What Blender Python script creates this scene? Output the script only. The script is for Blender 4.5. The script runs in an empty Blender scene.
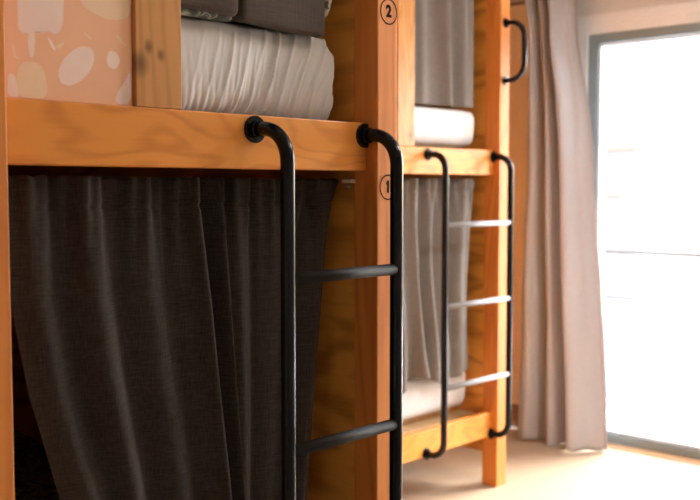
import bpy, bmesh, math, random
from mathutils import Vector, Matrix, noise
random.seed(4)
PI = math.pi
SC = bpy.context.scene
COL = SC.collection

# ---------------------------------------------------------------- materials
def lin(r, g, b):
    f = lambda c: (c/255/12.92 if c/255 <= .04045 else ((c/255+.055)/1.055)**2.4)
    return (f(r), f(g), f(b), 1)

class NT:
    def __init__(s, name):
        s.m = bpy.data.materials.new(name); s.m.use_nodes = True
        s.t = s.m.node_tree; s.n = s.t.nodes; s.n.clear()
        s.out = s.n.new('ShaderNodeOutputMaterial'); s.b = s.n.new('ShaderNodeBsdfPrincipled')
        s.t.links.new(s.b.outputs[0], s.out.inputs[0])
    def add(s, kind, **kw):
        n = s.n.new(kind)
        for k, v in kw.items(): setattr(n, k, v)
        return n
    def put(s, n, i, v):
        if isinstance(v, bpy.types.NodeSocket): s.t.links.new(v, n.inputs[i])
        else: n.inputs[i].default_value = v
    def math(s, op, a, b=None, c=None):
        n = s.add('ShaderNodeMath', operation=op); s.put(n, 0, a)
        if b is not None: s.put(n, 1, b)
        if c is not None: s.put(n, 2, c)
        return n.outputs[0]
    def mix(s, f, a, b, mode='MIX'):
        n = s.add('ShaderNodeMix', data_type='RGBA', blend_type=mode)
        s.put(n, 0, f); s.put(n, 6, a); s.put(n, 7, b); return n.outputs[2]
    def ramp(s, f, stops):
        n = s.add('ShaderNodeValToRGB'); s.put(n, 0, f)
        e = n.color_ramp.elements
        while len(e) < len(stops): e.new(.5)
        for q, (p, c) in zip(e, stops): q.position = p; q.color = c if len(c) == 4 else (*c, 1)
        return n.outputs[0]
    def coords(s, scale=(1, 1, 1), rnd=0):
        tc = s.add('ShaderNodeTexCoord'); v = tc.outputs['Object']
        if rnd:
            oi = s.add('ShaderNodeObjectInfo')
            a = s.add('ShaderNodeVectorMath', operation='ADD'); s.put(a, 0, v)
            r = s.math('MULTIPLY', oi.outputs['Random'], rnd)
            c = s.add('ShaderNodeCombineXYZ'); s.put(c, 0, r); s.put(c, 1, r); s.put(c, 2, r)
            s.t.links.new(c.outputs[0], a.inputs[1]); v = a.outputs[0]
        m = s.add('ShaderNodeMapping'); s.put(m, 0, v); m.inputs['Scale'].default_value = scale
        return m.outputs[0]
    def noise(s, v, scale, detail=2, rough=.5, dist=0):
        n = s.add('ShaderNodeTexNoise'); s.put(n, 'Vector', v); n.inputs['Scale'].default_value = scale
        n.inputs['Detail'].default_value = detail; n.inputs['Roughness'].default_value = rough
        n.inputs['Distortion'].default_value = dist
        return n.outputs[0]
    def bump(s, h, strength, dist=.001):
        n = s.add('ShaderNodeBump'); n.inputs['Strength'].default_value = strength
        n.inputs['Distance'].default_value = dist; s.put(n, 'Height', h)
        s.t.links.new(n.outputs[0], s.b.inputs['Normal'])
    def set(s, **kw):
        for k, v in kw.items():
            s.put(s.b, k.replace('_', ' '), v)
        return s.m

def plain(name, col, rough=.5, metal=0, **kw):
    n = NT(name); v = n.coords()
    f = n.noise(v, 14, 3)
    c = n.mix(f, tuple(x*.94 for x in col[:3])+(1,), tuple(min(1, x*1.05) for x in col[:3])+(1,))
    return n.set(Base_Color=c, Roughness=rough, Metallic=metal, **kw)

def wood(name, light, dark, axis, rings=9.0, ring_amt=.6, rough=.42, coat=.06, scale=1.0, knots=0, spec=.3, stretch=.2, sharp=1.6):
    """pine: stretched noise cut into contour bands gives cathedral grain"""
    n = NT(name); st = [1, 1, 1]; st[axis] = stretch
    v = n.coords(tuple(st), 13)
    f = n.noise(v, 6.5*scale, 2.6, .42, .2)
    w = n.math('MULTIPLY', f, rings*6.283)
    w = n.math('SINE', w); w = n.math('MULTIPLY_ADD', w, .5, .5)
    w = n.math('POWER', w, sharp)
    st2 = [1, 1, 1]; st2[axis] = .03
    fine = n.noise(n.coords(tuple(st2), 7), 140, 3, .6)
    big = n.noise(n.coords(tuple(st), 3), 2.2, 2)
    fac = n.math('MULTIPLY', w, ring_amt)
    fac = n.math('ADD', fac, n.math('MULTIPLY', n.math('SUBTRACT', fine, .5), .5))
    fac = n.math('ADD', fac, n.math('MULTIPLY', n.math('SUBTRACT', big, .5), .9))
    n2 = n.add('ShaderNodeClamp'); n.put(n2, 0, fac)
    c = n.mix(n2.outputs[0], light, dark)
    if knots:
        tc = n.add('ShaderNodeTexCoord'); sp = n.add('ShaderNodeSeparateXYZ'); n.put(sp, 0, tc.outputs['Object'])
        for ky, kz, kr in knots:
            dy = n.math('SUBTRACT', sp.outputs[1], ky-1.1475); dz = n.math('MULTIPLY', n.math('SUBTRACT', sp.outputs[2], kz), .75)
            d = n.math('SQRT', n.math('ADD', n.math('MULTIPLY', dy, dy), n.math('MULTIPLY', dz, dz)))
            d = n.math('ADD', d, n.math('MULTIPLY', n.math('SUBTRACT', fine, .5), .004))
            k = n.ramp(n.math('DIVIDE', d, kr*3), [(0, (.85, .85, .85, 1)), (.33, (.7, .7, .7, 1)), (1, (0, 0, 0, 1))])
            c = n.mix(k, c, tuple(x*.35 for x in dark[:3])+(1,))
    n.bump(fine, .12, .0006)
    return n.set(Base_Color=c, Roughness=rough, Coat_Weight=coat, Coat_Roughness=.3, Specular_IOR_Level=spec)

def linen(name, a, b, weave=420, rough=.95, trans=0, sheen=.04, spec=.12):
    n = NT(name)
    h = n.noise(n.coords((1, 1, .06)), weave, 2, .6)
    g = n.noise(n.coords((.06, .06, 1)), weave, 2, .6)
    s_ = n.math('MULTIPLY', n.math('ADD', h, g), .5)
    s2 = n.noise(n.coords(), 900, 1)
    s_ = n.math('ADD', n.math('MULTIPLY', s_, .8), n.math('MULTIPLY', s2, .2))
    c = n.ramp(s_, [(.36, a), (.64, b)])
    n.bump(s_, .5, .0008)
    m = n.set(Base_Color=c, Roughness=rough, Sheen_Weight=sheen, Sheen_Roughness=.5, Specular_IOR_Level=spec)
    if trans:
        t = n.add('ShaderNodeBsdfTranslucent'); n.put(t, 0, c)
        mx = n.add('ShaderNodeMixShader'); mx.inputs[0].default_value = trans
        n.t.links.new(n.b.outputs[0], mx.inputs[1]); n.t.links.new(t.outputs[0], mx.inputs[2])
        n.t.links.new(mx.outputs[0], n.out.inputs[0])
    return m

M = {}
ORL, ORD = (.78, .29, .042, 1), (.44, .10, .008, 1)
M['rail'] = wood('varnished_pine_rail', ORL, ORD, 1, rings=14, ring_amt=.42, stretch=.26, sharp=2.0)
M['post'] = wood('varnished_pine_post', (.70, .245, .048, 1), (.46, .115, .017, 1), 2, rings=10, ring_amt=.5, stretch=.12, rough=.5, coat=.0)
M['board'] = wood('varnished_pine_board', (.60, .28, .085, 1), (.36, .14, .035, 1), 2, rings=12, ring_amt=.5, stretch=.14, knots=[(1.035, 1.556, .0035), (.992, 1.538, .007), (1.010, 1.568, .004), (1.045, 1.80, .008)])
M['ply'] = wood('amber_plywood', (.74, .32, .055, 1), (.30, .095, .012, 1), 0, rings=7, ring_amt=.6, rough=.45, scale=.8, stretch=.3)
M['slat'] = wood('raw_pine', (.55, .36, .18, 1), (.4, .24, .1, 1), 0)
M['art'] = plain('peach_paint', lin(243, 184, 144), .55)
M['art1'] = plain('pale_pink_paint', lin(245, 214, 198), .55)
M['art2'] = plain('buff_paint', lin(243, 205, 168), .55)
M['curtain'] = linen('dark_linen', (.020, .015, .012, 1), (.066, .051, .042, 1), 520)
M['curtain_daylit'] = linen('daylit_linen', (.17, .148, .128, 1), (.23, .20, .175, 1), 500)  # same linen as the near curtains, door light put into a paler colour
M['drape'] = linen('grey_taupe_drape', (.52, .49, .50, 1), (.60, .57, .575, 1), 500, .42, .22, .1, .55)
M['sheet'] = plain('white_cotton_sheet', (.74, .72, .70, 1), .85, Sheen_Weight=.1)
M['brown_cotton'] = linen('brown_grey_cotton', (.075, .058, .048, 1), (.12, .095, .078, 1), 300)
M['black'] = plain('black_powder_coat', (.006, .006, .007, 1), .2, Specular_IOR_Level=.25)
M['steel'] = plain('satin_steel', (.35, .35, .36, 1), .3, .9)
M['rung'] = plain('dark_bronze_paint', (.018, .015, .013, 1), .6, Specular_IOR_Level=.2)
M['rung_reflect'] = plain('rung_window_reflection', (.30, .30, .305, 1), .65, 0, Specular_IOR_Level=.3)  # pale grey stands in for the window reflected on the far rungs
M['ink'] = plain('dark_brown_ink', (.012, .006, .004, 1), .8, Specular_IOR_Level=.1)
M['alu'] = plain('grey_aluminium', (.27, .33, .35, 1), .45, .1)
M['gasket'] = plain('pale_gasket', (.6, .62, .62, 1), .5)
M['white'] = plain('white_gloss_paint', (.88, .88, .88, 1), .4)
M['wall'] = plain('beige_plaster', (.80, .78, .75, 1), .9)
M['wallr'] = plain('cream_plaster', (.74, .73, .71, 1), .9)
M['ceil'] = plain('ceiling_white', (.80, .78, .74, 1), .9)
M['clad'] = wood('honey_plywood', (.88, .68, .48, 1), (.80, .57, .36, 1), 2, rings=4, ring_amt=.4, rough=.5)
M['skirt'] = wood('brown_skirting', (.30, .15, .07, 1), (.2, .09, .035, 1), 0, rough=.5)
M['thresh'] = wood('oak_threshold', (.62, .40, .22, 1), (.5, .3, .15, 1), 0, rough=.4)
M['concrete'] = plain('pale_concrete', (.72, .71, .69, 1), .9)
M['render'] = plain('white_render', (.40, .38, .36, 1), .9)
M['peach'] = plain('peach_render', (.36, .23, .16, 1), .9)
M['greymetal'] = plain('grey_railing_paint', (.03, .03, .032, 1), .5)
M['beige_clip'] = plain('beige_plastic', (.75, .6, .4, 1), .5)

n = NT('tan_floor')
f1 = n.noise(n.coords((1, 1, 1)), 2.6, 4, .55, .6); f2 = n.noise(n.coords((1, .25, 1)), 9, 3, .6)
c = n.mix(f1, (.41, .31, .205, 1), (.52, .41, .285, 1)); c = n.mix(n.math('MULTIPLY', f2, .35), c, (.62, .52, .38, 1))
n.bump(f2, .05, .002)
M['floor'] = n.set(Base_Color=c, Roughness=.5)

n = NT('patterned_duvet')
a = n.noise(n.coords(), 26, 2, .5, 1.2)
c = n.ramp(a, [(.42, (.06, .075, .06, 1)), (.50, (.16, .19, .15, 1)), (.56, (.42, .43, .37, 1)), (.62, (.10, .12, .09, 1))])
M['pattern'] = n.set(Base_Color=c, Roughness=.9)
n = NT('leafy_pillowcase')
a = n.noise(n.coords(), 45, 2, .5, 1.5)
c = n.ramp(a, [(.44, (.12, .16, .10, 1)), (.5, (.5, .48, .38, 1)), (.56, (.62, .58, .5, 1))])
M['leafy'] = n.set(Base_Color=c, Roughness=.9)

n = NT('clear_glass')
n.n.remove(n.b)
g = n.add('ShaderNodeBsdfGlossy'); g.inputs['Roughness'].default_value = .02
tr = n.add('ShaderNodeBsdfTransparent'); fr = n.add('ShaderNodeFresnel'); fr.inputs[0].default_value = 1.3
mx = n.add('ShaderNodeMixShader'); n.t.links.new(fr.outputs[0], mx.inputs[0])
n.t.links.new(tr.outputs[0], mx.inputs[1]); n.t.links.new(g.outputs[0], mx.inputs[2]); n.t.links.new(mx.outputs[0], n.out.inputs[0])
M['glass'] = n.m

# ---------------------------------------------------------------- mesh helpers
def box(bm, x0, x1, y0, y1, z0, z1, bev=0, mi=0):
    r = bmesh.ops.create_cube(bm, size=1)
    vs = r['verts']
    for v in vs:
        v.co = Vector(((x0+x1)/2+v.co.x*(x1-x0), (y0+y1)/2+v.co.y*(y1-y0), (z0+z1)/2+v.co.z*(z1-z0)))
    fs = set(f for v in vs for f in v.link_faces)
    for f in fs: f.material_index = mi
    if bev:
        es = list(set(e for v in vs for e in v.link_edges))
        bmesh.ops.bevel(bm, geom=es, offset=bev, segments=2, affect='EDGES', profile=.5)

def tube(bm, pts, r, seg=16, cap=True):
    pts = [Vector(p) for p in pts]; rings = []
    up = None
    for i, p in enumerate(pts):
        t = (pts[min(i+1, len(pts)-1)] - pts[max(i-1, 0)]).normalized()
        if up is None:
            up = t.orthogonal().normalized()
        up = (up - t*up.dot(t)).normalized(); w = t.cross(up)
        rings.append([bm.verts.new(p + up*r*math.cos(a) + w*r*math.sin(a)) for a in [2*PI*k/seg for k in range(seg)]])
    for A, B in zip(rings, rings[1:]):
        for k in range(seg):
            f = bm.faces.new((A[k], A[(k+1) % seg], B[(k+1) % seg], B[k])); f.smooth = True
    if cap:
        bm.faces.new(rings[0][::-1]); bm.faces.new(rings[-1])

def disc(bm, c, axis, r, h, seg=28, bev=.0015):
    """solid disc with an eased rim, from c along axis"""
    axis = Vector(axis).normalized(); c = Vector(c)
    u = axis.orthogonal().normalized(); w = axis.cross(u); rings = []
    for d, rr in ((0, r), (h-bev, r), (h, r-bev)):
        rings.append([bm.verts.new(c+axis*d+u*rr*math.cos(a)+w*rr*math.sin(a)) for a in [2*PI*k/seg for k in range(seg)]])
    for A, B in zip(rings, rings[1:]):
        for k in range(seg): bm.faces.new((A[k], A[(k+1) % seg], B[(k+1) % seg], B[k]))
    bm.faces.new(rings[0][::-1]); bm.faces.new(rings[-1])

def link(name, bm, mat, parent=None, smooth=False):
    me = bpy.data.meshes.new(name)
    bmesh.ops.recalc_face_normals(bm, faces=bm.faces)
    if smooth:
        for f in bm.faces: f.smooth = True
    if parent is not None:
        q = parent; off = Vector()
        while q is not None: off += q.location; q = q.parent
        bmesh.ops.translate(bm, verts=bm.verts, vec=-off)
    bm.to_mesh(me); bm.free()
    for m in (mat if isinstance(mat, (list, tuple)) else [mat]): me.materials.append(M[m])
    o = bpy.data.objects.new(name, me); COL.objects.link(o)
    if parent is not None: o.parent = parent
    return o

def place_origin(o, p):
    """move a top-level mesh's origin to p without moving its shape"""
    o.data.transform(Matrix.Translation(-Vector(p))); o.location = p

def tag(o, label, cat, group=None):
    o['label'] = label; o['category'] = cat
    if group: o['group'] = group
    return o
def empty(name, loc, label, cat, group=None):
    o = bpy.data.objects.new(name, None); COL.objects.link(o); o.location = loc
    return tag(o, label, cat, group)
def struct(name, bm, mat, parent=None):
    o = link(name, bm, mat, parent)
    if parent is None: o['kind'] = 'structure'
    return o
def boxobj(name, b, mat, parent=None, bev=.002, **k):
    bm = bmesh.new(); box(bm, *b, bev); return link(name, bm, mat, parent)

MOTIF=[
 (1,[(0.7760,1.6300),(0.7760,1.6100),(0.7760,1.5950),(0.7760,1.5830),(0.7760,1.5760),(0.7770,1.5730),(0.7780,1.5710),(0.7800,1.5690),(0.7830,1.5680),(0.7850,1.5670),(0.7890,1.5670),(0.7930,1.5670),(0.7970,1.5680),(0.8010,1.5700),(0.8060,1.5710),(0.8090,1.5710),(0.8120,1.5710),(0.8150,1.5700),(0.8170,1.5700),(0.8190,1.5710),(0.8210,1.5720),(0.8230,1.5730),(0.8250,1.5740),(0.8280,1.5740),(0.8310,1.5740),(0.8340,1.5720),(0.8370,1.5710),(0.8400,1.5720),(0.8430,1.5720),(0.8450,1.5740),(0.8470,1.5760),(0.8490,1.5790),(0.8500,1.5820),(0.8520,1.5850),(0.8530,1.5930),(0.8540,1.6050),(0.8550,1.6210),(0.8560,1.6410),(0.8520,1.6560),(0.8420,1.6640),(0.8270,1.6670),(0.8060,1.6630),(0.7920,1.6560),(0.7820,1.6450)]),
 (1,[(0.7920,1.5590),(0.7920,1.5520),(0.7930,1.5450),(0.7930,1.5400),(0.7940,1.5360),(0.7950,1.5340),(0.7950,1.5320),(0.7960,1.5310),(0.7980,1.5310),(0.7990,1.5310),(0.8000,1.5320),(0.8010,1.5340),(0.8020,1.5370),(0.8020,1.5400),(0.8030,1.5440),(0.8030,1.5490),(0.8040,1.5550),(0.8040,1.5620),(0.8040,1.5670),(0.8020,1.5700),(0.8000,1.5710),(0.7970,1.5710),(0.7940,1.5690),(0.7930,1.5650)]),
 (2,[(0.8740,1.6490),(0.8790,1.6390),(0.8850,1.6300),(0.8900,1.6230),(0.8970,1.6180),(0.9030,1.6150),(0.9100,1.6120),(0.9170,1.6100),(0.9240,1.6080),(0.9310,1.6060),(0.9390,1.6060),(0.9470,1.6060),(0.9540,1.6070),(0.9620,1.6090),(0.9690,1.6110),(0.9740,1.6140),(0.9770,1.6180),(0.9790,1.6220),(0.9810,1.6290),(0.9820,1.6380),(0.9830,1.6490),(0.9840,1.6630),(0.9770,1.6720),(0.9620,1.6770),(0.9390,1.6760),(0.9090,1.6720),(0.8890,1.6660),(0.8770,1.6580)]),
 (1,[(0.9030,1.5550),(0.9080,1.5500),(0.9090,1.5430),(0.9090,1.5350),(0.9050,1.5260),(0.8990,1.5170),(0.8910,1.5080),(0.8820,1.5010),(0.8730,1.4960),(0.8640,1.4930),(0.8560,1.4930),(0.8490,1.4950),(0.8450,1.5000),(0.8430,1.5070),(0.8440,1.5150),(0.8480,1.5240),(0.8530,1.5330),(0.8610,1.5410),(0.8700,1.5490),(0.8790,1.5540),(0.8880,1.5570),(0.8960,1.5570)]),
 (1,[(0.9420,1.5560),(0.9450,1.5550),(0.9480,1.5540),(0.9510,1.5530),(0.9530,1.5500),(0.9560,1.5480),(0.9570,1.5450),(0.9580,1.5420),(0.9580,1.5390),(0.9570,1.5350),(0.9550,1.5320),(0.9530,1.5300),(0.9510,1.5280),(0.9490,1.5270),(0.9460,1.5260),(0.9440,1.5260),(0.9410,1.5270),(0.9380,1.5280),(0.9360,1.5300),(0.9340,1.5320),(0.9330,1.5350),(0.9330,1.5380),(0.9330,1.5410),(0.9330,1.5450),(0.9340,1.5480),(0.9360,1.5510),(0.9380,1.5540),(0.9400,1.5550)]),
 (2,[(0.7720,1.4800),(0.7720,1.4900),(0.7720,1.4980),(0.7730,1.5050),(0.7750,1.5110),(0.7770,1.5150),(0.7800,1.5180),(0.7830,1.5210),(0.7860,1.5230),(0.7900,1.5240),(0.7940,1.5240),(0.7980,1.5240),(0.8030,1.5240),(0.8070,1.5230),(0.8110,1.5210),(0.8150,1.5180),(0.8170,1.5140),(0.8190,1.5100),(0.8210,1.5040),(0.8220,1.4980),(0.8230,1.4900),(0.8240,1.4810),(0.8210,1.4740),(0.8150,1.4690),(0.8050,1.4660),(0.7920,1.4650),(0.7820,1.4670),(0.7760,1.4720)]),
 (1,[(0.7560,1.4740),(0.7570,1.4940),(0.7600,1.5030),(0.7660,1.5020),(0.7700,1.4980),(0.7720,1.4910),(0.7740,1.4820),(0.7750,1.4710),(0.7710,1.4660),(0.7610,1.4650)]),
 (1,[(0.9710,1.4690),(0.9540,1.4690),(0.9480,1.4740),(0.9510,1.4850),(0.9550,1.4930),(0.9610,1.4990),(0.9660,1.5050),(0.9700,1.5130),(0.9750,1.5200),(0.9790,1.5260),(0.9800,1.5140),(0.9800,1.4840)]),
 (2,[(0.8900,1.5790),(0.8930,1.5790),(0.9060,1.5710),(0.9020,1.5690)]),
 (2,[(0.9520,1.5790),(0.9560,1.5810),(0.9710,1.5660),(0.9670,1.5660)]),
 (2,[(0.8390,1.5520),(0.8410,1.5540),(0.8450,1.5560),(0.8510,1.5590),(0.8540,1.5600),(0.8550,1.5580),(0.8530,1.5550),(0.8480,1.5510),(0.8440,1.5490),(0.8390,1.5500)]),
 (2,[(0.7650,1.5470),(0.7670,1.5480),(0.7690,1.5440),(0.7700,1.5350),(0.7720,1.5300),(0.7760,1.5290),(0.7770,1.5270),(0.7760,1.5260),(0.7740,1.5260),(0.7690,1.5280),(0.7670,1.5330),(0.7650,1.5420)]),
 (1,[(0.8260,1.5640),(0.8280,1.5640),(0.8320,1.5600),(0.8380,1.5510),(0.8400,1.5460),(0.8380,1.5450),(0.8360,1.5460),(0.8330,1.5480),(0.8300,1.5530),(0.8270,1.5600)]),
]

SKY, SUN, EXPO, FILL1, FILL2 = 1.5, 5.5, 0.9, 3.2, 24
# ---------------------------------------------------------------- the room
XL, XR, YB, YW, ZC = -3.2, 3.1, -2.4, 4.65, 2.62
DX0, DX1, DZ = -1.223, 1.35, 2.12          # opening of the balcony door
bm = bmesh.new(); box(bm, XL-.1, XR+.1, YB-.1, YW-.075, -.12, 0); struct('floor', bm, 'floor')
bm = bmesh.new(); box(bm, XL-.1, XR+.1, YB-.1, YW+.2, ZC, ZC+.12); struct('ceiling', bm, 'ceil')
bm = bmesh.new(); box(bm, XL-.12, XL, YB-.1, YW+.2, 0, ZC); struct('wall_left', bm, 'wallr')
bm = bmesh.new(); box(bm, XL, XR, YB-.12, YB, 0, ZC); struct('wall_back', bm, 'wallr')
bm = bmesh.new(); box(bm, XR, XR+.12, YB, YW+.2, 0, ZC); struct('wall_right', bm, 'wallr')
# wall with the balcony door
bm = bmesh.new()
box(bm, XL, DX0, YW, YW+.2, 0, ZC); box(bm, DX1, XR, YW, YW+.2, 0, ZC); box(bm, DX0, DX1, YW, YW+.2, DZ, ZC)
struct('wall_window', bm, 'wall')
bm = bmesh.new(); box(bm, XL, -1.33, YW-.02, YW, .125, 2.325, .001); struct('trim_1', bm, 'clad')
bm = bmesh.new(); box(bm, XL, -1.33, YW-.025, YW, 2.3255, 2.337, .001); struct('shadow_gap_strip', bm, 'skirt')  # dark strip drawn in place of the shadow gap above the cladding
bm = bmesh.new(); box(bm, XL, DX0-.055, YW-.026, YW, 0, .125, .002); struct('baseboard_window', bm, 'skirt')
bm = bmesh.new(); box(bm, XL, XL+.015, YB, YW-.03, 0, .1, .002); struct('baseboard_left', bm, 'skirt')
bm = bmesh.new()
box(bm, DX0-.055, DX0, YW-.014, YW, 0, DZ+.04, .001); box(bm, DX1, DX1+.055, YW-.014, YW, 0, DZ+.04, .001)
box(bm, DX0+.0002, DX1-.0002, YW-.014, YW, DZ, DZ+.04, .001)
struct('trim_3', bm, 'white')
bm = bmesh.new(); box(bm, -1.329, DX1+.10, YW-.03, YW, DZ+.0405, DZ+.095, .003); struct('trim_4', bm, 'white')
bm = bmesh.new(); box(bm, DX0-.06, DX1+.06, YW-.077, YW, -.06, .006, .002); struct('trim_5', bm, 'thresh')
# sliding glass door: outer frame, two leaves
bm = bmesh.new()
box(bm, DX0, DX0+.05, YW, YW+.09, 0, DZ, .002); box(bm, DX1-.05, DX1, YW, YW+.09, 0, DZ, .002)
box(bm, DX0+.05, DX1-.05, YW+.001, YW+.09, DZ-.045, DZ, .002); box(bm, DX0+.05, DX1-.05, YW+.001, YW+.09, 0, .046, .002)
door = struct('door_1', bm, 'alu')
mid = (DX0+DX1)/2
for a, b, yy in ((DX0+.05, mid+.03, YW+.015), (mid-.03, DX1-.05, YW+.05)):
    bm = bmesh.new()
    for q in ((a, a+.012, .05, DZ-.05), (b-.06, b, .05, DZ-.05), (a, b, .05, .062), (a, b, DZ-.062, DZ-.05)):
        box(bm, q[0], q[1], yy, yy+.03, q[2], q[3], .002)
    lf = struct('door_leaf', bm, 'gasket', door)
    bm = bmesh.new(); box(bm, a+.006, b-.03, yy+.012, yy+.018, .056, DZ-.056); struct('glass_pane', bm, 'glass', lf)

# ---------------------------------------------------------------- bunks
def wide_tube(y, Z, T, s=1):
    """bent pipe from an upper mount to a lower mount: mount points (0,y,Z) and (0,y,T)"""
    R, P = .062, .09
    pts = [(.001, 0, Z), (P-R, 0, Z)]
    for k in range(1, 9):
        a = PI/2*k/9; pts.append((P-R+R*math.sin(a), 0, Z-R+R*math.cos(a)))
    pts += [(P, 0, Z-R), (P, 0, (Z+T)/2), (P, 0, T+R)]
    for k in range(1, 9):
        a = PI/2*k/9; pts.append((P-R+R*math.cos(a), 0, T+R-R*math.sin(a)))
    return pts+[(P-R, 0, T), (.001, 0, T)]

def bunk(rung_mat, name_label, Xr, y0, w, pt, pw, pd, zu, zl, lad, rungs, flz, boardy, art, group):
    """Xr rail front plane; y0 rail start, w rail length; pw post width, pd post depth"""
    Xp = Xr+.03; y1 = y0+w
    L = 2.0; xb = Xp-L
    root = empty('bunk_bed', (Xp-.5, (y0+y1)/2, 0), name_label, 'bunk bed', group)
    posts = []
    for (xa, ya) in ((Xp-pd, y0-pw), (Xp-pd, y1), (xb, y0-pw), (xb, y1)):
        posts.append(boxobj('post', (xa, xa+pd, ya, ya+pw, 0, 2.6), 'post', root, .003))
    rt = .035
    boxobj('front_rail', (Xr-rt, Xr, y0, y1, zu[0], zu[1]), 'rail', root, .003)
    boxobj('front_rail', (Xr-rt, Xr, y0, y1, zl[0], zl[1]), 'rail', root, .003)
    for z in (zu, zl):
        boxobj('back_rail', (xb+.01, xb+.045, y0, y1, z[0], z[1]), 'rail', root, .003)
        bm = bmesh.new(); n = 13
        for k in range(n):
            x = xb+.09+k*(L-.24)/(n-1); box(bm, x-.045, x+.045, y0+.004, y1-.004, z[1]-.032, z[1]-.012, .002)
        link('slat_base', bm, 'slat', root)
    for ya in (y1+.001, y0-.016):
        boxobj('side_panel', (xb+pd, Xp-pd, ya, ya+.015, .15, 2.55), 'ply', root, .001)
    boxobj('back_panel', (xb+.046, xb+.058, y0+.001, y1-.001, zl[1]+.002, 2.55), 'ply', root, .001)
    boxobj('front_board', (Xr-rt+.003, Xr-.001, boardy[0], boardy[1], zu[1]+.0005, 2.6), 'board', root, .0015)
    # painted end panel
    ya, yb = y0+.0005, boardy[0]-.0012
    bm = bmesh.new(); box(bm, Xr-.020, Xr-.010, ya, yb, zu[1]+.0005, 2.6, .0008)
    if art:
        for i, (mi, P) in enumerate(MOTIF):
            vs = [bm.verts.new((Xr-.010+.0002+i*.00002, min(max(y, ya+.001), yb-.001), max(z, zu[1]+.002))) for y, z in P]
            try:
                f = bm.faces.new(vs); f.material_index = mi
            except ValueError: pass
        bmesh.ops.triangulate(bm, faces=[f for f in bm.faces if len(f.verts) > 4])
    link('painted_panel', bm, ['art', 'art1', 'art2'], root)
    # ladder: two bent stiles, rungs between, flanges on the rails
    bm = bmesh.new()
    for ly in lad:
        tube(bm, [(Xr+p[0], ly, p[2]) for p in wide_tube(0, flz[0], flz[1])], .0136)
    ladder = link('ladder', bm, 'black', root)
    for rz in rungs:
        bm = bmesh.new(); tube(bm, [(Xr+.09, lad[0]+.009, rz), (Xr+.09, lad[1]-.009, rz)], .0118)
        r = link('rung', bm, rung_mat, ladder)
        if rung_mat == 'rung_reflect': r['label'] = 'rung coloured silvery for the window reflection'
    for ly in lad:
        for fz in flz:
            bm = bmesh.new(); disc(bm, (Xr, ly, fz), (1, 0, 0), .0255, .006)
            tube(bm, [(Xr+.005, ly, fz), (Xr+.016, ly, fz)], .0165)
            for k in range(3):
                a = k*2*PI/3+.5; disc(bm, (Xr+.005, ly+.020*math.cos(a), fz+.020*math.sin(a)), (1, 0, 0), .003, .0025, 8, .0008)
            link('flange', bm, 'black', ladder)
    return root, posts

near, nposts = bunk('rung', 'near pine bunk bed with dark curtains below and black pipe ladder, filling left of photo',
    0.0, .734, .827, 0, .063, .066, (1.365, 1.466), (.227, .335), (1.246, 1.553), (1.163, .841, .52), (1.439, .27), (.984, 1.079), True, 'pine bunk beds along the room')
far, fposts = bunk('rung_reflect', 'far pine bunk bed beside grey window drape, curtains coloured paler for daylight, brightly lit by the door',
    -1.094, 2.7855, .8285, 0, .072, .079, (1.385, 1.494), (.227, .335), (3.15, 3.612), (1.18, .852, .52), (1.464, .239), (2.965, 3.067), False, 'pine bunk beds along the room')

# grab handle on the far post
bm = bmesh.new(); hx, hy = -1.064, 3.650; zt, zb = 2.044, 1.795; R = .07; P = .098
pts = [(hx+.001, hy, zt), (hx+P-R, hy, zt)]
pts += [(hx+P-R+R*math.sin(a), hy, zt-R+R*math.cos(a)) for a in [PI/2*k/8 for k in range(1, 9)]]
pts += [(hx+P-R+R*math.cos(a), hy, zb+R-R*math.sin(a)) for a in [PI/2*k/8 for k in range(0, 9)]]
pts += [(hx+.001, hy, zb)]
tube(bm, pts, .0115)
for z in (zt, zb): disc(bm, (hx, hy, z), (1, 0, 0), .021, .006)
g = link('grab_handle', bm, 'black', far); g['label'] = 'black D-shaped grab handle'

# printed numbers on the near post
def number(txt, y, z):
    x = .03
    bm = bmesh.new(); seg = 48
    for k in range(seg):
        a0, a1 = 2*PI*k/seg, 2*PI*(k+1)/seg
        q = [bm.verts.new((x+.0006, y+r*math.cos(a), z+r*math.sin(a))) for r, a in ((.0270, a0), (.0270, a1), (.0243, a1), (.0243, a0))]
        bm.faces.new(q)
    bmesh.ops.remove_doubles(bm, verts=bm.verts, dist=.0002)
    cu = bpy.data.curves.new('number', 'FONT'); cu.body = txt; cu.size = .034; cu.align_x = 'CENTER'; cu.align_y = 'CENTER'
    cu.offset = .0014; cu.extrude = .0002
    o = bpy.data.objects.new('number', cu); COL.objects.link(o)
    bpy.context.view_layer.update()
    me = bpy.data.meshes.new_from_object(o)
    me.transform(Matrix.Translation((x+.0006, y, z)) @ Matrix.Rotation(PI/2, 4, 'Z') @ Matrix.Rotation(PI/2, 4, 'X'))
    bm.from_mesh(me)
    if txt == '1':
        bm.faces.new([bm.verts.new((x+.0008, y+a, z+b)) for a, b in ((-.0068, .0062), (-.0068, .0088), (.0005, .0125), (.0005, .0090))])
    bpy.data.objects.remove(o)
    r = link('bunk_number', bm, 'ink', nposts[1]); r['label'] = 'printed number %s in a thin circle' % txt
number('1', 1.5955, 1.331); number('2', 1.5965, 1.698)

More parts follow.
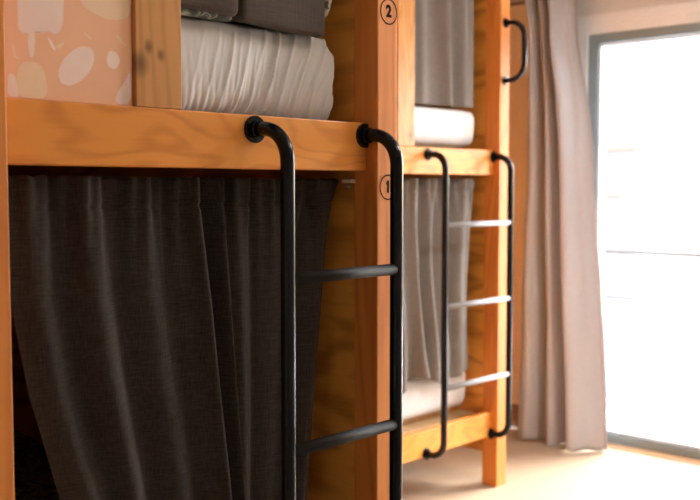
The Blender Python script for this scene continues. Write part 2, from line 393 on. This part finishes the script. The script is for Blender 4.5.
# rod and clip behind the near upper rail
def rod(root, Xr, y0, y1, z):
    bm = bmesh.new(); tube(bm, [(Xr-.112, y0, z), (Xr-.112, y1, z)], .006, 10); link('curtain_rod', bm, 'steel', root)
rod(near, 0, .735, 1.5605, 1.338); rod(far, -1.094, 2.787, 3.6135, 1.358)
c1 = boxobj('curtain_clip', (-.058, -.030, 1.546, 1.5605, 1.340, 1.348), 'beige_clip', near, .001)
bm = bmesh.new(); tube(bm, [(-.044, 1.550, 1.3405), (-.044, 1.550, 1.334), (-.038, 1.549, 1.330), (-.036, 1.548, 1.334)], .0022, 8)
disc(bm, (-.044, 1.550, 1.3305), (0, 0, 1), .005, .003, 12, .001); link('hook', bm, 'steel', c1)

# ---------------------------------------------------------------- cloth
def lerp_tab(tab, t):
    for (a, va), (b, vb) in zip(tab, tab[1:]):
        if t <= b: 
            k = 0 if b == a else max(0, (t-a)/(b-a)); return va+(vb-va)*k
    return tab[-1][1]

def curtain(name, along, base, z0, z1, left, right, folds, ruffle=.053, nu=220, nv=110, mat='curtain', seed=0, header=True, amp=1.0, wob=.010, thick=.0015, hem=None):
    """a hanging cloth. along='y': sheet spans y, faces +x at base; along='x': spans x, faces -y.
    left/right: tables (v from top, coordinate). folds: list of (u, width, depth, drift)"""
    bm = bmesh.new(); G = []
    sgn = 1 if along == 'y' else -1
    for j in range(nv+1):
        v = j/nv; row = []
        a, b = lerp_tab(left, v), lerp_tab(right, v)
        for i in range(nu+1):
            u = i/nu
            s = a+(b-a)*u; z = z1+(z0-z1)*v
            if hem: z += hem(u)*v
            d = 0
            for (fu, fw, fd, dr) in folds:
                c = fu+dr*v
                k = (u-c)/(fw*(1+.35*v)); d += fd*math.exp(-k*k)
            d += wob*noise.noise(Vector((s*9+seed, z*1.3, seed)))*(.4+v*.9)
            if header:
                g = math.exp(-((v*(z1-z0))/.10)**1.5)
                d += .005*g*math.sin(s*2*PI/.033+2.5*noise.noise(Vector((s*20, seed, 0))))+.004*g*noise.noise(Vector((s*55, z*5, seed)))
                t = v*(z1-z0)
                d -= .004*math.exp(-((t-ruffle)/.004)**2)
                if t < .012: z += .004*noise.noise(Vector((s*60, seed, 1)))
            d *= amp
            p = (base+d, s, z) if along == 'y' else (s, base-d, z)
            row.append(bm.verts.new(p))
        G.append(row)
    for j in range(nv):
        for i in range(nu):
            bm.faces.new((G[j][i], G[j][i+1], G[j+1][i+1], G[j+1][i]))
    o = link(name, bm, mat, None, True)
    m = o.modifiers.new('thickness', 'SOLIDIFY'); m.thickness = thick; m.offset = 0
    return o

# near lower opening: front panel (left) and rear panel (right)
zt_, zb_ = 1.349, .40; H = zt_-zb_
V = lambda z: (zt_-z)/H
o = curtain('bunk_curtain', 'y', -.048, zb_, zt_,
    [(0, .772), (V(1.15), .772), (V(1.0), .800), (V(.81), .856), (1, .95)],
    [(0, 1.185), (V(1.119), 1.212), (V(.718), 1.246), (1, 1.29)],
    [(.10, .06, .014, .03), (.21, .05, -.012, .02), (.33, .06, .018, .03), (.46, .05, -.012, .03), (.60, .06, .012, .02), (.72, .04, -.010, .02), (.855, .035, .024, .03), (.93, .03, -.018, .03), (1.0, .03, .018, 0)], seed=3, amp=1.15)
tag(o, 'dark brown linen bunk curtain, the wider left panel hanging nearest the left post', 'curtain', 'curtains on the bunks')
o = curtain('bunk_curtain', 'y', -.086, zb_, zt_,
    [(0, 1.12), (1, 1.20)],
    [(0, 1.557), (V(1.30), 1.546), (V(1.238), 1.524), (V(1.1), 1.509), (V(.962), 1.493), (V(.666), 1.459), (1, 1.44)],
    [(.20, .05, -.008, 0), (.36, .06, .014, 0), (.46, .03, -.006, .02), (.60, .06, .006, 0), (.72, .04, .016, .02), (.80, .04, -.010, .03), (.93, .05, .012, 0)], seed=11, amp=1.25)
tag(o, 'dark brown linen bunk curtain, narrower right panel behind the near ladder', 'curtain', 'curtains on the bunks')

# far lower curtain, gathered over the mattress
zt_, zb_ = 1.369, .50; H = zt_-zb_
o = curtain('bunk_curtain', 'y', -1.160, zb_, zt_,
    [(0, 2.80), (1, 2.80)], [(0, 3.545), (.25, 3.51), (.5, 3.50), (1, 3.535)],
    [(.30, .03, .015, .05), (.42, .035, .022, .10), (.50, .03, -.014, .08), (.58, .035, .024, .06), (.70, .04, .022, .04), (.78, .03, -.014, .04), (.88, .05, .020, 0), (.97, .03, .008, 0)],
    mat='curtain_daylit', seed=23, amp=1.8, wob=.02, hem=lambda u: lerp_tab([(0, 0), (.31, -.01), (.41, .045), (.54, .045), (.73, -.015), (.95, .03), (1, .03)], u))
tag(o, 'dark linen curtain coloured paler for daylight, below the far bunk rail, hem resting on white mattress', 'curtain', 'curtains on the bunks')
# far upper curtain
o = curtain('bunk_curtain', 'y', -1.150, 1.672, 2.50, [(0, 3.02), (1, 3.03)], [(0, 3.535), (1, 3.522)],
    [(.12, .05, .014, 0), (.25, .04, -.016, 0), (.38, .06, -.010, .04), (.52, .05, .030, .10), (.66, .05, -.012, .10), (.82, .05, .015, .03), (.95, .04, .01, 0)],
    mat='curtain_daylit', seed=31, amp=1.2)
tag(o, 'dark linen curtain coloured paler for daylight, hanging in the upper opening of the far bunk', 'curtain', 'curtains on the bunks')

# window drape
o = curtain('window_drape', 'x', 4.43, .008, 2.60,
    [(0, -1.47), (.10, -1.485), (.16, -1.44), (.5, -1.455), (.8, -1.48), (1, -1.49)],
    [(0, -1.21), (.1, -1.205), (.2, -1.19), (.31, -1.13), (.42, -1.09), (.63, -1.05), (1, -.985)],
    [(.02, .05, -.01, 0), (.15, .10, .035, 0), (.31, .045, -.045, 0), (.42, .07, .03, .03), (.55, .045, -.060, .02), (.70, .11, .045, 0), (.83, .05, -.01, 0), (.97, .06, -.03, 0)],
    mat='drape', seed=41, header=False, nu=240, nv=90, wob=.02, amp=1.9, hem=lambda u: .005*math.sin(u*40), thick=.003)
tag(o, 'floor-length grey taupe drape hanging at the left edge of the balcony door', 'curtain')
bm = bmesh.new(); box(bm, -1.75, 1.7, 4.415, 4.445, ZC-.018, ZC, .002)
tag(link('curtain_track', bm, 'white'), 'white ceiling track carrying the window drape', 'curtain track')

# ---------------------------------------------------------------- soft goods
def soft_box(name, b, r, res, mat, disp=None, smooth=True, parent=None):
    x0, x1, y0, y1, z0, z1 = b; lo = Vector((x0, y0, z0)); hi = Vector((x1, y1, z1))
    bm = bmesh.new(); nx, ny, nz = res
    def face(fn, na, nb):
        G = [[bm.verts.new(fn(i/na, j/nb)) for i in range(na+1)] for j in range(nb+1)]
        for j in range(nb):
            for i in range(na): bm.faces.new((G[j][i], G[j][i+1], G[j+1][i+1], G[j+1][i]))
    L = lambda a, c, t: a+(c-a)*t
    for x in (x0, x1): face(lambda s, t: (x, L(y0, y1, s), L(z0, z1, t)), ny, nz)
    for y in (y0, y1): face(lambda s, t: (L(x0, x1, s), y, L(z0, z1, t)), nx, nz)
    for z in (z0, z1): face(lambda s, t: (L(x0, x1, s), L(y0, y1, t), z), nx, ny)
    bmesh.ops.remove_doubles(bm, verts=bm.verts, dist=1e-5)
    if not isinstance(r, tuple): r = (r, r, r)
    for v in bm.verts:
        c = Vector([min(max(v.co[k], lo[k]+r[k]), hi[k]-r[k]) for k in range(3)])
        d = v.co-c; e = Vector([d[k]/r[k] for k in range(3)])
        if e.length > 1e-6:
            m_ = max(abs(q) for q in e); e = e.normalized()*m_ if m_ < 1 else e.normalized()
            q = c+Vector([e[k]*r[k] for k in range(3)])
        else: q = v.co.copy(); e = Vector((0, 0, 0))
        nn = e.normalized() if e.length > 1e-6 else Vector((0, 0, 1))
        if disp: q = q+disp(v.co.copy(), nn)
        v.co = q
    return link(name, bm, mat, parent, smooth)

def wrinkles(y0, y1, z0, z1, amp=1.0, ph=0.0):
    def f(p, n):
        t = min(max((p.z-z0)/(z1-z0), 0), 1); u = (p.y-y0)/(y1-y0)
        n2 = noise.noise(Vector((p.y*3+ph, p.x*3, p.z*3)))
        s = p.y-(.040+.03*u)*t + .030*n2 + .006*noise.noise(Vector((p.y*22, p.z*9, ph)))
        dens = .075 if u < .5 else .040
        r = (1-abs(math.sin(PI*s/dens+ph)))**2.2
        r2 = (1-abs(math.sin(PI*(s*1.7+.02*noise.noise(p*9))/dens+ph)))**3
        low = (1-t)**1.3; fac = .16+.84*min(1, max(0, u-.56)*3.6)
        a = (.013+.014*low)*fac
        d = a*r*(.55+.9*noise.noise(Vector((p.y*14, p.z*4, ph)))) + .010*low*r2*fac + .004*(1-t)**3*abs(math.sin(p.y*190+6*n2))
        d += .010*noise.noise(Vector((p.x*4, (p.y-.4*p.z)*11, p.z*7+ph)))
        if n.x < .1: d = .006*noise.noise(Vector((p.x*5, p.y*6, ph)))
        return n*d*amp + Vector((-.012*(1-t)**3, 0, 0))*(1 if n.x > .1 else 0)
    return f

def mattress(x1, y0, y1, z0, z1, label, ph, wa=1.0):
    o = soft_box('mattress', (x1-1.80, x1, y0, y1, z0, z1), (.045, .045, .055), (24, 320, 50), 'sheet', wrinkles(y0, y1, z0, z1, wa, ph))
    place_origin(o, (x1-.9, (y0+y1)/2, z0))
    tag(o, label, 'mattress', 'white sheeted mattresses')
    return o
mattress(-.050, .745, 1.532, 1.456, 1.656, 'white fitted-sheet mattress on the near upper bunk with gathered wrinkles', 0.3, 1.0)
mattress(-.115, .745, 1.520, .342, .520, 'white mattress inside the near lower bunk, behind dark curtains', 1.7)
mattress(-1.140, 2.80, 3.560, 1.500, 1.672, 'white mattress on the far upper bunk below its hanging curtain', 2.9, .12)
mattress(-1.198, 2.80, 3.590, .342, .540, 'white mattress on the far lower bunk above the bottom rail', 4.1, .12)

def lump(s, a, f):
    return lambda p, n: n*a*noise.noise(p*f+Vector((s, s, 0)))
# bedding on the near upper mattress
def tilt(o, ax, ang):
    o.rotation_euler[ax] = ang
def duv(p, n):
    k = min(max((p.x+.10)/.06, 0), 1)
    return n*.006*noise.noise(p*7) + Vector((0, 0, -.013*k*max(0, 1.72-p.z)/.06))
o = soft_box('folded_duvet', (-.55, -.010, .90, 1.231, 1.658, 1.78), (.035, .022, .012), (50, 40, 20), 'brown_cotton', duv)
place_origin(o, (-.28, 1.06, 1.65)); tag(o, 'brown grey folded duvet with leafy lower edge, left of the square folded blanket', 'duvet')
e = soft_box('leafy_underside', (-.060, -.026, .90, 1.226, 1.639, 1.652), (.015, .02, .006), (30, 40, 6), 'pattern', lump(2, .002, 22))
off = Vector((-.28, 1.06, 1.65)); e.data.transform(Matrix.Translation(-off)); e.parent = o; e['label'] = 'green and cream leafy underside'
def flap(p, n):
    d = n*.004*noise.noise(p*9)
    k = min(max((p.x+.085)/.05, 0), 1)
    if p.z < 1.70: d += Vector((0, 0, (-.016-.010*(p.y-1.236)/.22)*k*k*(3-2*k)*(1.70-p.z)/.05))
    return d
o = soft_box('folded_blanket', (-.50, -.016, 1.237, 1.454, 1.657, 1.80), (.007, .006, .007), (60, 30, 30), 'brown_cotton', flap)
place_origin(o, (-.25, 1.34, 1.65)); tag(o, 'brown grey blanket folded square, overhanging the near upper mattress edge', 'blanket')
o = soft_box('pillow', (-.42, -.022, 1.458, 1.496, 1.664, 1.80), (.06, .018, .05), (20, 14, 14), 'leafy', lump(8, .006, 20))
place_origin(o, (-.22, 1.49, 1.652)); tag(o, 'pale green leafy pillow tucked between the folded blanket and plywood side', 'pillow')
o = soft_box('duvet', (-1.85, -.15, .80, 1.48, .526, .60), (.05, .05, .03), (60, 40, 8), 'pattern', lump(12, .03, 6))
place_origin(o, (-1, 1.14, .526)); tag(o, 'crumpled dark green patterned duvet in the shadow of near lower bunk', 'duvet')

# ---------------------------------------------------------------- outside
bm = bmesh.new(); box(bm, -4.5, 4.5, YW+.2, 5.62, -.16, -.03); box(bm, -4.5, 4.5, 5.56, 5.62, -.03, .02)
struct('trim_6', bm, 'concrete')
rl = empty('balcony_railing', (0, 5.75, -.03), 'thin grey railing along the outer edge of the sunny balcony', 'railing')
bm = bmesh.new(); box(bm, -4.5, 4.5, 5.58, 5.61, .925, .95, .003); link('top_rail', bm, 'greymetal', rl)
bm = bmesh.new(); box(bm, -4.5, 4.5, 5.59, 5.605, .645, .66, .002); link('middle_rail', bm, 'greymetal', rl)
bm = bmesh.new(); box(bm, -4.5, 4.5, 5.555, 5.575, .0205, .035, .002); link('bottom_rail', bm, 'greymetal', rl)
for k in range(7):
    x = -3.1+k*1.3; bm = bmesh.new(); box(bm, x-.015, x+.015, 5.585, 5.61, .02, .93, .002); link('rail_post', bm, 'greymetal', rl)
bd = empty('apartment_building', (-4, 13, -6), 'pale apartment building with peach balcony slabs beyond the railing', 'building')
bm = bmesh.new(); box(bm, -16, -4.17, 11.1, 18, -6, 9); link('wall', bm, 'render', bd)
for z0, z1, x1 in ((-1.7, -1.5, -4.2), (.55, .64, -4.22), (1.22, 1.30, -4.30), (1.78, 2.05, -4.15), (4.0, 4.3, -4.15)):
    bm = bmesh.new(); box(bm, -12, x1, 11.0, 11.11, z0, z1, .01); link('balcony_slab', bm, 'peach', bd)
for x in (-9.4, -7.4):
    for z in (-.9, 2.5):
        bm = bmesh.new(); box(bm, x, x+.9, 11.06, 11.105, z, z+1.1, .01); link('window', bm, 'greymetal', bd)
bm = bmesh.new(); box(bm, -40, 40, 5.7, 60, -6.3, -6.0); struct('ground', bm, 'concrete')

# ---------------------------------------------------------------- light
w = bpy.data.worlds.new('sky'); SC.world = w; w.use_nodes = True
nt = w.node_tree; bg = nt.nodes['Background']
sky = nt.nodes.new('ShaderNodeTexSky'); sky.sky_type = 'NISHITA'; sky.sun_disc = False
sky.sun_elevation = math.radians(50); sky.sun_rotation = math.radians(20); sky.air_density = 1; sky.dust_density = 3
hs = nt.nodes.new('ShaderNodeHueSaturation'); hs.inputs['Saturation'].default_value = .8
nt.links.new(sky.outputs[0], hs.inputs['Color']); nt.links.new(hs.outputs[0], bg.inputs[0]); bg.inputs[1].default_value = SKY
def sun(d, e, ang):
    l = bpy.data.lights.new('sun', 'SUN'); l.energy = e; l.angle = math.radians(ang); l.color = (1, .98, .95)
    o = bpy.data.objects.new('sun', l); COL.objects.link(o); o.rotation_euler = Vector(d).to_track_quat('-Z', 'Y').to_euler()
sun((.64, -.95, -1.40), SUN, 1.2)
def portal(loc, rot, sx, sy):
    l = bpy.data.lights.new('daylight_portal', 'AREA'); l.shape = 'RECTANGLE'; l.size = sx; l.size_y = sy; l.energy = 1
    l.cycles.is_portal = True
    o = bpy.data.objects.new('daylight_portal', l); COL.objects.link(o); o.location = loc; o.rotation_euler = rot
portal((mid, YW+.12, DZ/2), (-PI/2, 0, 0), DX1-DX0, DZ)

# round unseen fill lamps, added to brighten the bunks and door wall
for lx, ly, pw_, colr, lab in ((1.2, 2.0, FILL1, (1, .86, .70), 'added unseen fill lamp on the ceiling in the middle of the room'),
                               (.8, 3.3, FILL2, (.90, .95, 1), 'added unseen fill lamp on the ceiling nearest the balcony door')):
    cl = empty('added_fill_light', (lx, ly, ZC), lab, 'fill light', 'added fill lamps')
    bm = bmesh.new(); disc(bm, (lx, ly, ZC-.001), (0, 0, -1), .20, .05, 40, .01); link('fill_lamp_base', bm, 'white', cl)
    l = bpy.data.lights.new('fill_lamp', 'AREA'); l.shape = 'DISK'; l.size = .36; l.energy = pw_; l.color = colr
    lo = bpy.data.objects.new('fill_lamp', l); COL.objects.link(lo); lo.location = (lx, ly, ZC-.06)

# ---------------------------------------------------------------- camera
cam = bpy.data.cameras.new('camera'); co = bpy.data.objects.new('camera', cam); COL.objects.link(co)
co.location = (1.4, 0, 1.33)
co.rotation_euler = (math.radians(90-3.60), 0, math.radians(42.84))
cam.sensor_width = 36; cam.lens = 990/700*36; cam.clip_start = .05
cam.dof.use_dof = True; cam.dof.focus_distance = 1.95; cam.dof.aperture_fstop = 4.5
SC.camera = co
SC.view_settings.view_transform = 'Standard'; SC.view_settings.look = 'None'
SC.view_settings.gamma = 1; SC.view_settings.use_curve_mapping = False
SC.view_settings.exposure = EXPO
SC.cycles.use_denoising = True
SC.cycles.max_bounces = 12; SC.cycles.diffuse_bounces = 6; SC.cycles.sample_clamp_indirect = 8
